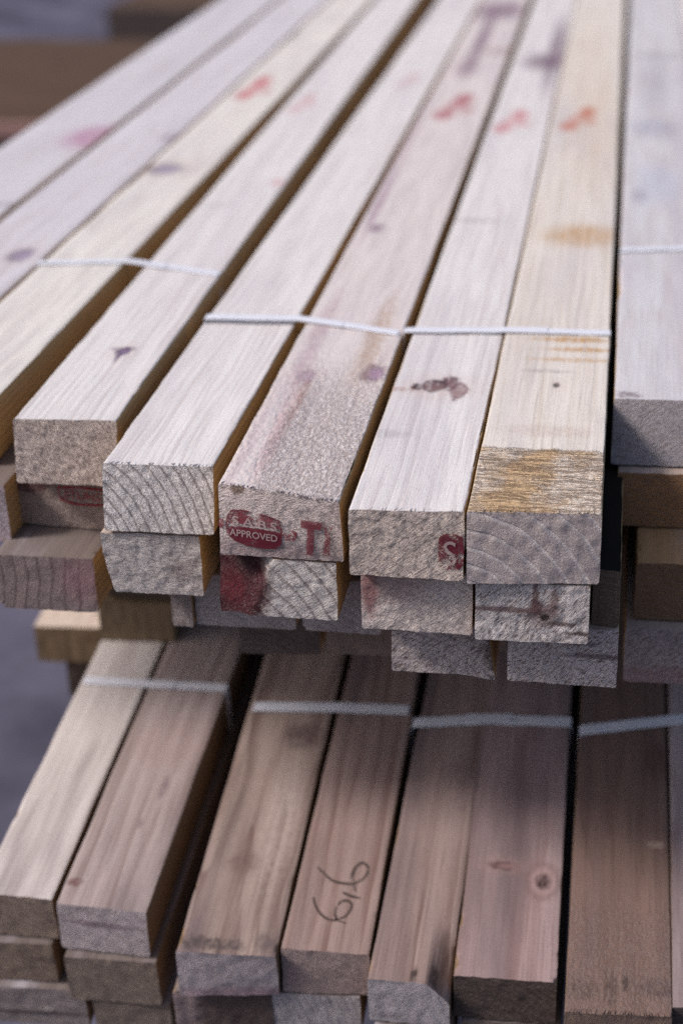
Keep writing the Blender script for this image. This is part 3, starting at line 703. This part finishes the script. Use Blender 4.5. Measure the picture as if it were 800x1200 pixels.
DARK = g.done(g.mix(st, (.085, .06, .045), (.04, .03, .025)), .85, g.bump(st, .0008, .7), .2)
g = G('sunlit_bearer_top'); P, Q = coords(g)
st = g.noise(stretch(g, Q, (8, 300, 300)), 1.0, 4.0)
LIT_TOP = g.done(g.mix(st, (.66, .55, .48), (.5, .4, .34)), .85, g.bump(st, .0008, .7), .2)  # sunlight put into the colour of the left bearer's top face
a0, a1 = LOWER.at(119, 750, .001), LOWER.at(205, 752, .001); a1.z = a0.z
bearer(a0, a1, .09, .045, 'short brown block lying across the pale narrow board, under the upper pack', [OLD, OLD, OLD], 1)
def pz(px, py, z):
    r = ray(px, py); return CAM + r * ((z - CAM.z) / r.z)
up = V((0, 0, 1)); zb = UP_Z - .212                      # underside of the upper pack
e0 = a0 + up * .0465
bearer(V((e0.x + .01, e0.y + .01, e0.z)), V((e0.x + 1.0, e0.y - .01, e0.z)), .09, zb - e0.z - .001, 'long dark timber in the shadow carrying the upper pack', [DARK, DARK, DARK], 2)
zc = a0.z - .052
c0, c1 = pz(40, 734, zc), pz(150, 737, zc); c1.z = c0.z
print('bearer c', c0, c1)
for k, (xa, lab, mt) in enumerate(((0, 'timber end with sunlight painted on its top, sticking out left of the lower pack', OLD), (.03, 'dark timber end sticking out beneath the sunlight-topped one', DARK))):
    bearer(c0 + V((xa, .005 * k, -.045 - .047 * k)), c1 + V((0, .005 * k, -.045 - .047 * k)), .10, .045, lab, [mt, OLD, LIT_TOP if k == 0 else DARK], 5 + k)

def slab(name, lo, hi, mat, label=None, cat=None, kind=None, rot=0, bev=.004, group=None):
    c = (V(lo) + V(hi)) / 2; s = (V(hi) - V(lo)) / 2
    import bmesh
    bm = bmesh.new(); bmesh.ops.create_cube(bm, size=2)
    for v in bm.verts: v.co = V((v.co.x * s.x, v.co.y * s.y, v.co.z * s.z))
    if bev: bmesh.ops.bevel(bm, geom=bm.edges[:], offset=bev, segments=2, affect='EDGES')
    me = bpy.data.meshes.new(name); bm.to_mesh(me); bm.free(); me.materials.append(mat)
    o = bpy.data.objects.new(name, me); COL.objects.link(o); o.location = c; o.rotation_euler.z = rot
    return tag(o, label, cat, group, kind)
g = G('concrete_floor'); P = g.obj()
n1 = g.noise(P, 3.0, 5.0); n2 = g.noise(P, 40, 4.0)
c = g.mix(g.step(n1, .35, .65), (.06, .055, .08), (.115, .11, .155)); c = g.mix(g.step(n2, .5, .75, 0, .4), c, (.08, .075, .085))
FLOOR = g.done(c, .92, g.bump(n2, .002, .5), .05)
fl = link_mesh('floor', [(-60, -60, 0), (60, -60, 0), (60, 60, 0), (-60, 60, 0)], [(0, 1, 2, 3)], [FLOOR], smooth=False)
tag(fl, kind='structure')
SHEET = plain('brown_fibreboard', (.08, .043, .024), .7, .2, 60, .35)
EDGE = plain('pinkish_sheet_edge', (.26, .15, .14), .8, .2, 60, .3)
DUNN = plain('dark_pallet_wood', (.06, .045, .042), .85, .15, 60, .3)
def quad_slab(name, a, b, depth, zt, th, mats, label, cat, parent=None):
    ax = (b - a); ax.z = 0; w = ax.length; ax.normalize(); bk = V((-ax.y, ax.x, 0)); vs = []; fs = []; fm = []
    n = 14; sec = [(0, 0), (.006, .006), (depth - .006, .006), (depth, 0), (depth, -th), (0, -th)]
    sec = [(0, -.006), (.006, 0), (depth - .006, 0), (depth, -.006), (depth, -th), (0, -th)]
    for i in range(n + 1):
        for u, z in sec:
            p = V((w * i / n, u, z + .004 * noise.noise(V((i * .6, u, zt * 9)))))
            vs.append(p)
    for i in range(n):
        for k in range(6):
            j = (k + 1) % 6; fs.append((i * 6 + k, (i + 1) * 6 + k, (i + 1) * 6 + j, i * 6 + j)); fm.append(0 if k in (1, 2) else 1)
    fs += [tuple(range(6)), tuple(n * 6 + k for k in range(5, -1, -1))]; fm += [1, 1]
    o = link_mesh(name, vs, fs, mats, None, fm)
    o.matrix_world = Matrix.Translation(V((a.x, a.y, zt))) @ Matrix((ax, bk, V((0, 0, 1)))).transposed().to_4x4()
    return tag(o, label, cat)
q0, q1 = pz(-260, 138, .34), pz(230, 148, .34)
quad_slab('brown_sheet', q0, q1, 1.25, .34, .045, [SHEET, EDGE], 'blurred brown sheet with a pinkish edge lying behind the upper pack', 'sheet')
for k in range(3):
    d = (q1 - q0).normalized(); bk = V((-d.y, d.x, 0)); p = q0 + bk * (.12 + .47 * k)
    quad_slab('pallet_runner', p, q1 + bk * (.12 + .47 * k), .1, .29, .289, [DUNN, DUNN], ('front', 'middle', 'rear')[k] + ' dark runner carrying the blurred brown sheet', 'timber')
q0, q1 = pz(124, 9, .22), pz(420, 12, .22)
quad_slab('brown_sheet', q0, q1, 1.6, .22, .21, [SHEET, DUNN], 'farther brown slab with a dark front edge at the top of the view', 'sheet')
for nm, b in (('T6', T6), ('B3', B3), ('B1', B1)): print(nm, [round(v, 3) for v in b.mw.translation])
print('CAM', CAM, 'lower tilt', LOWER.Y)
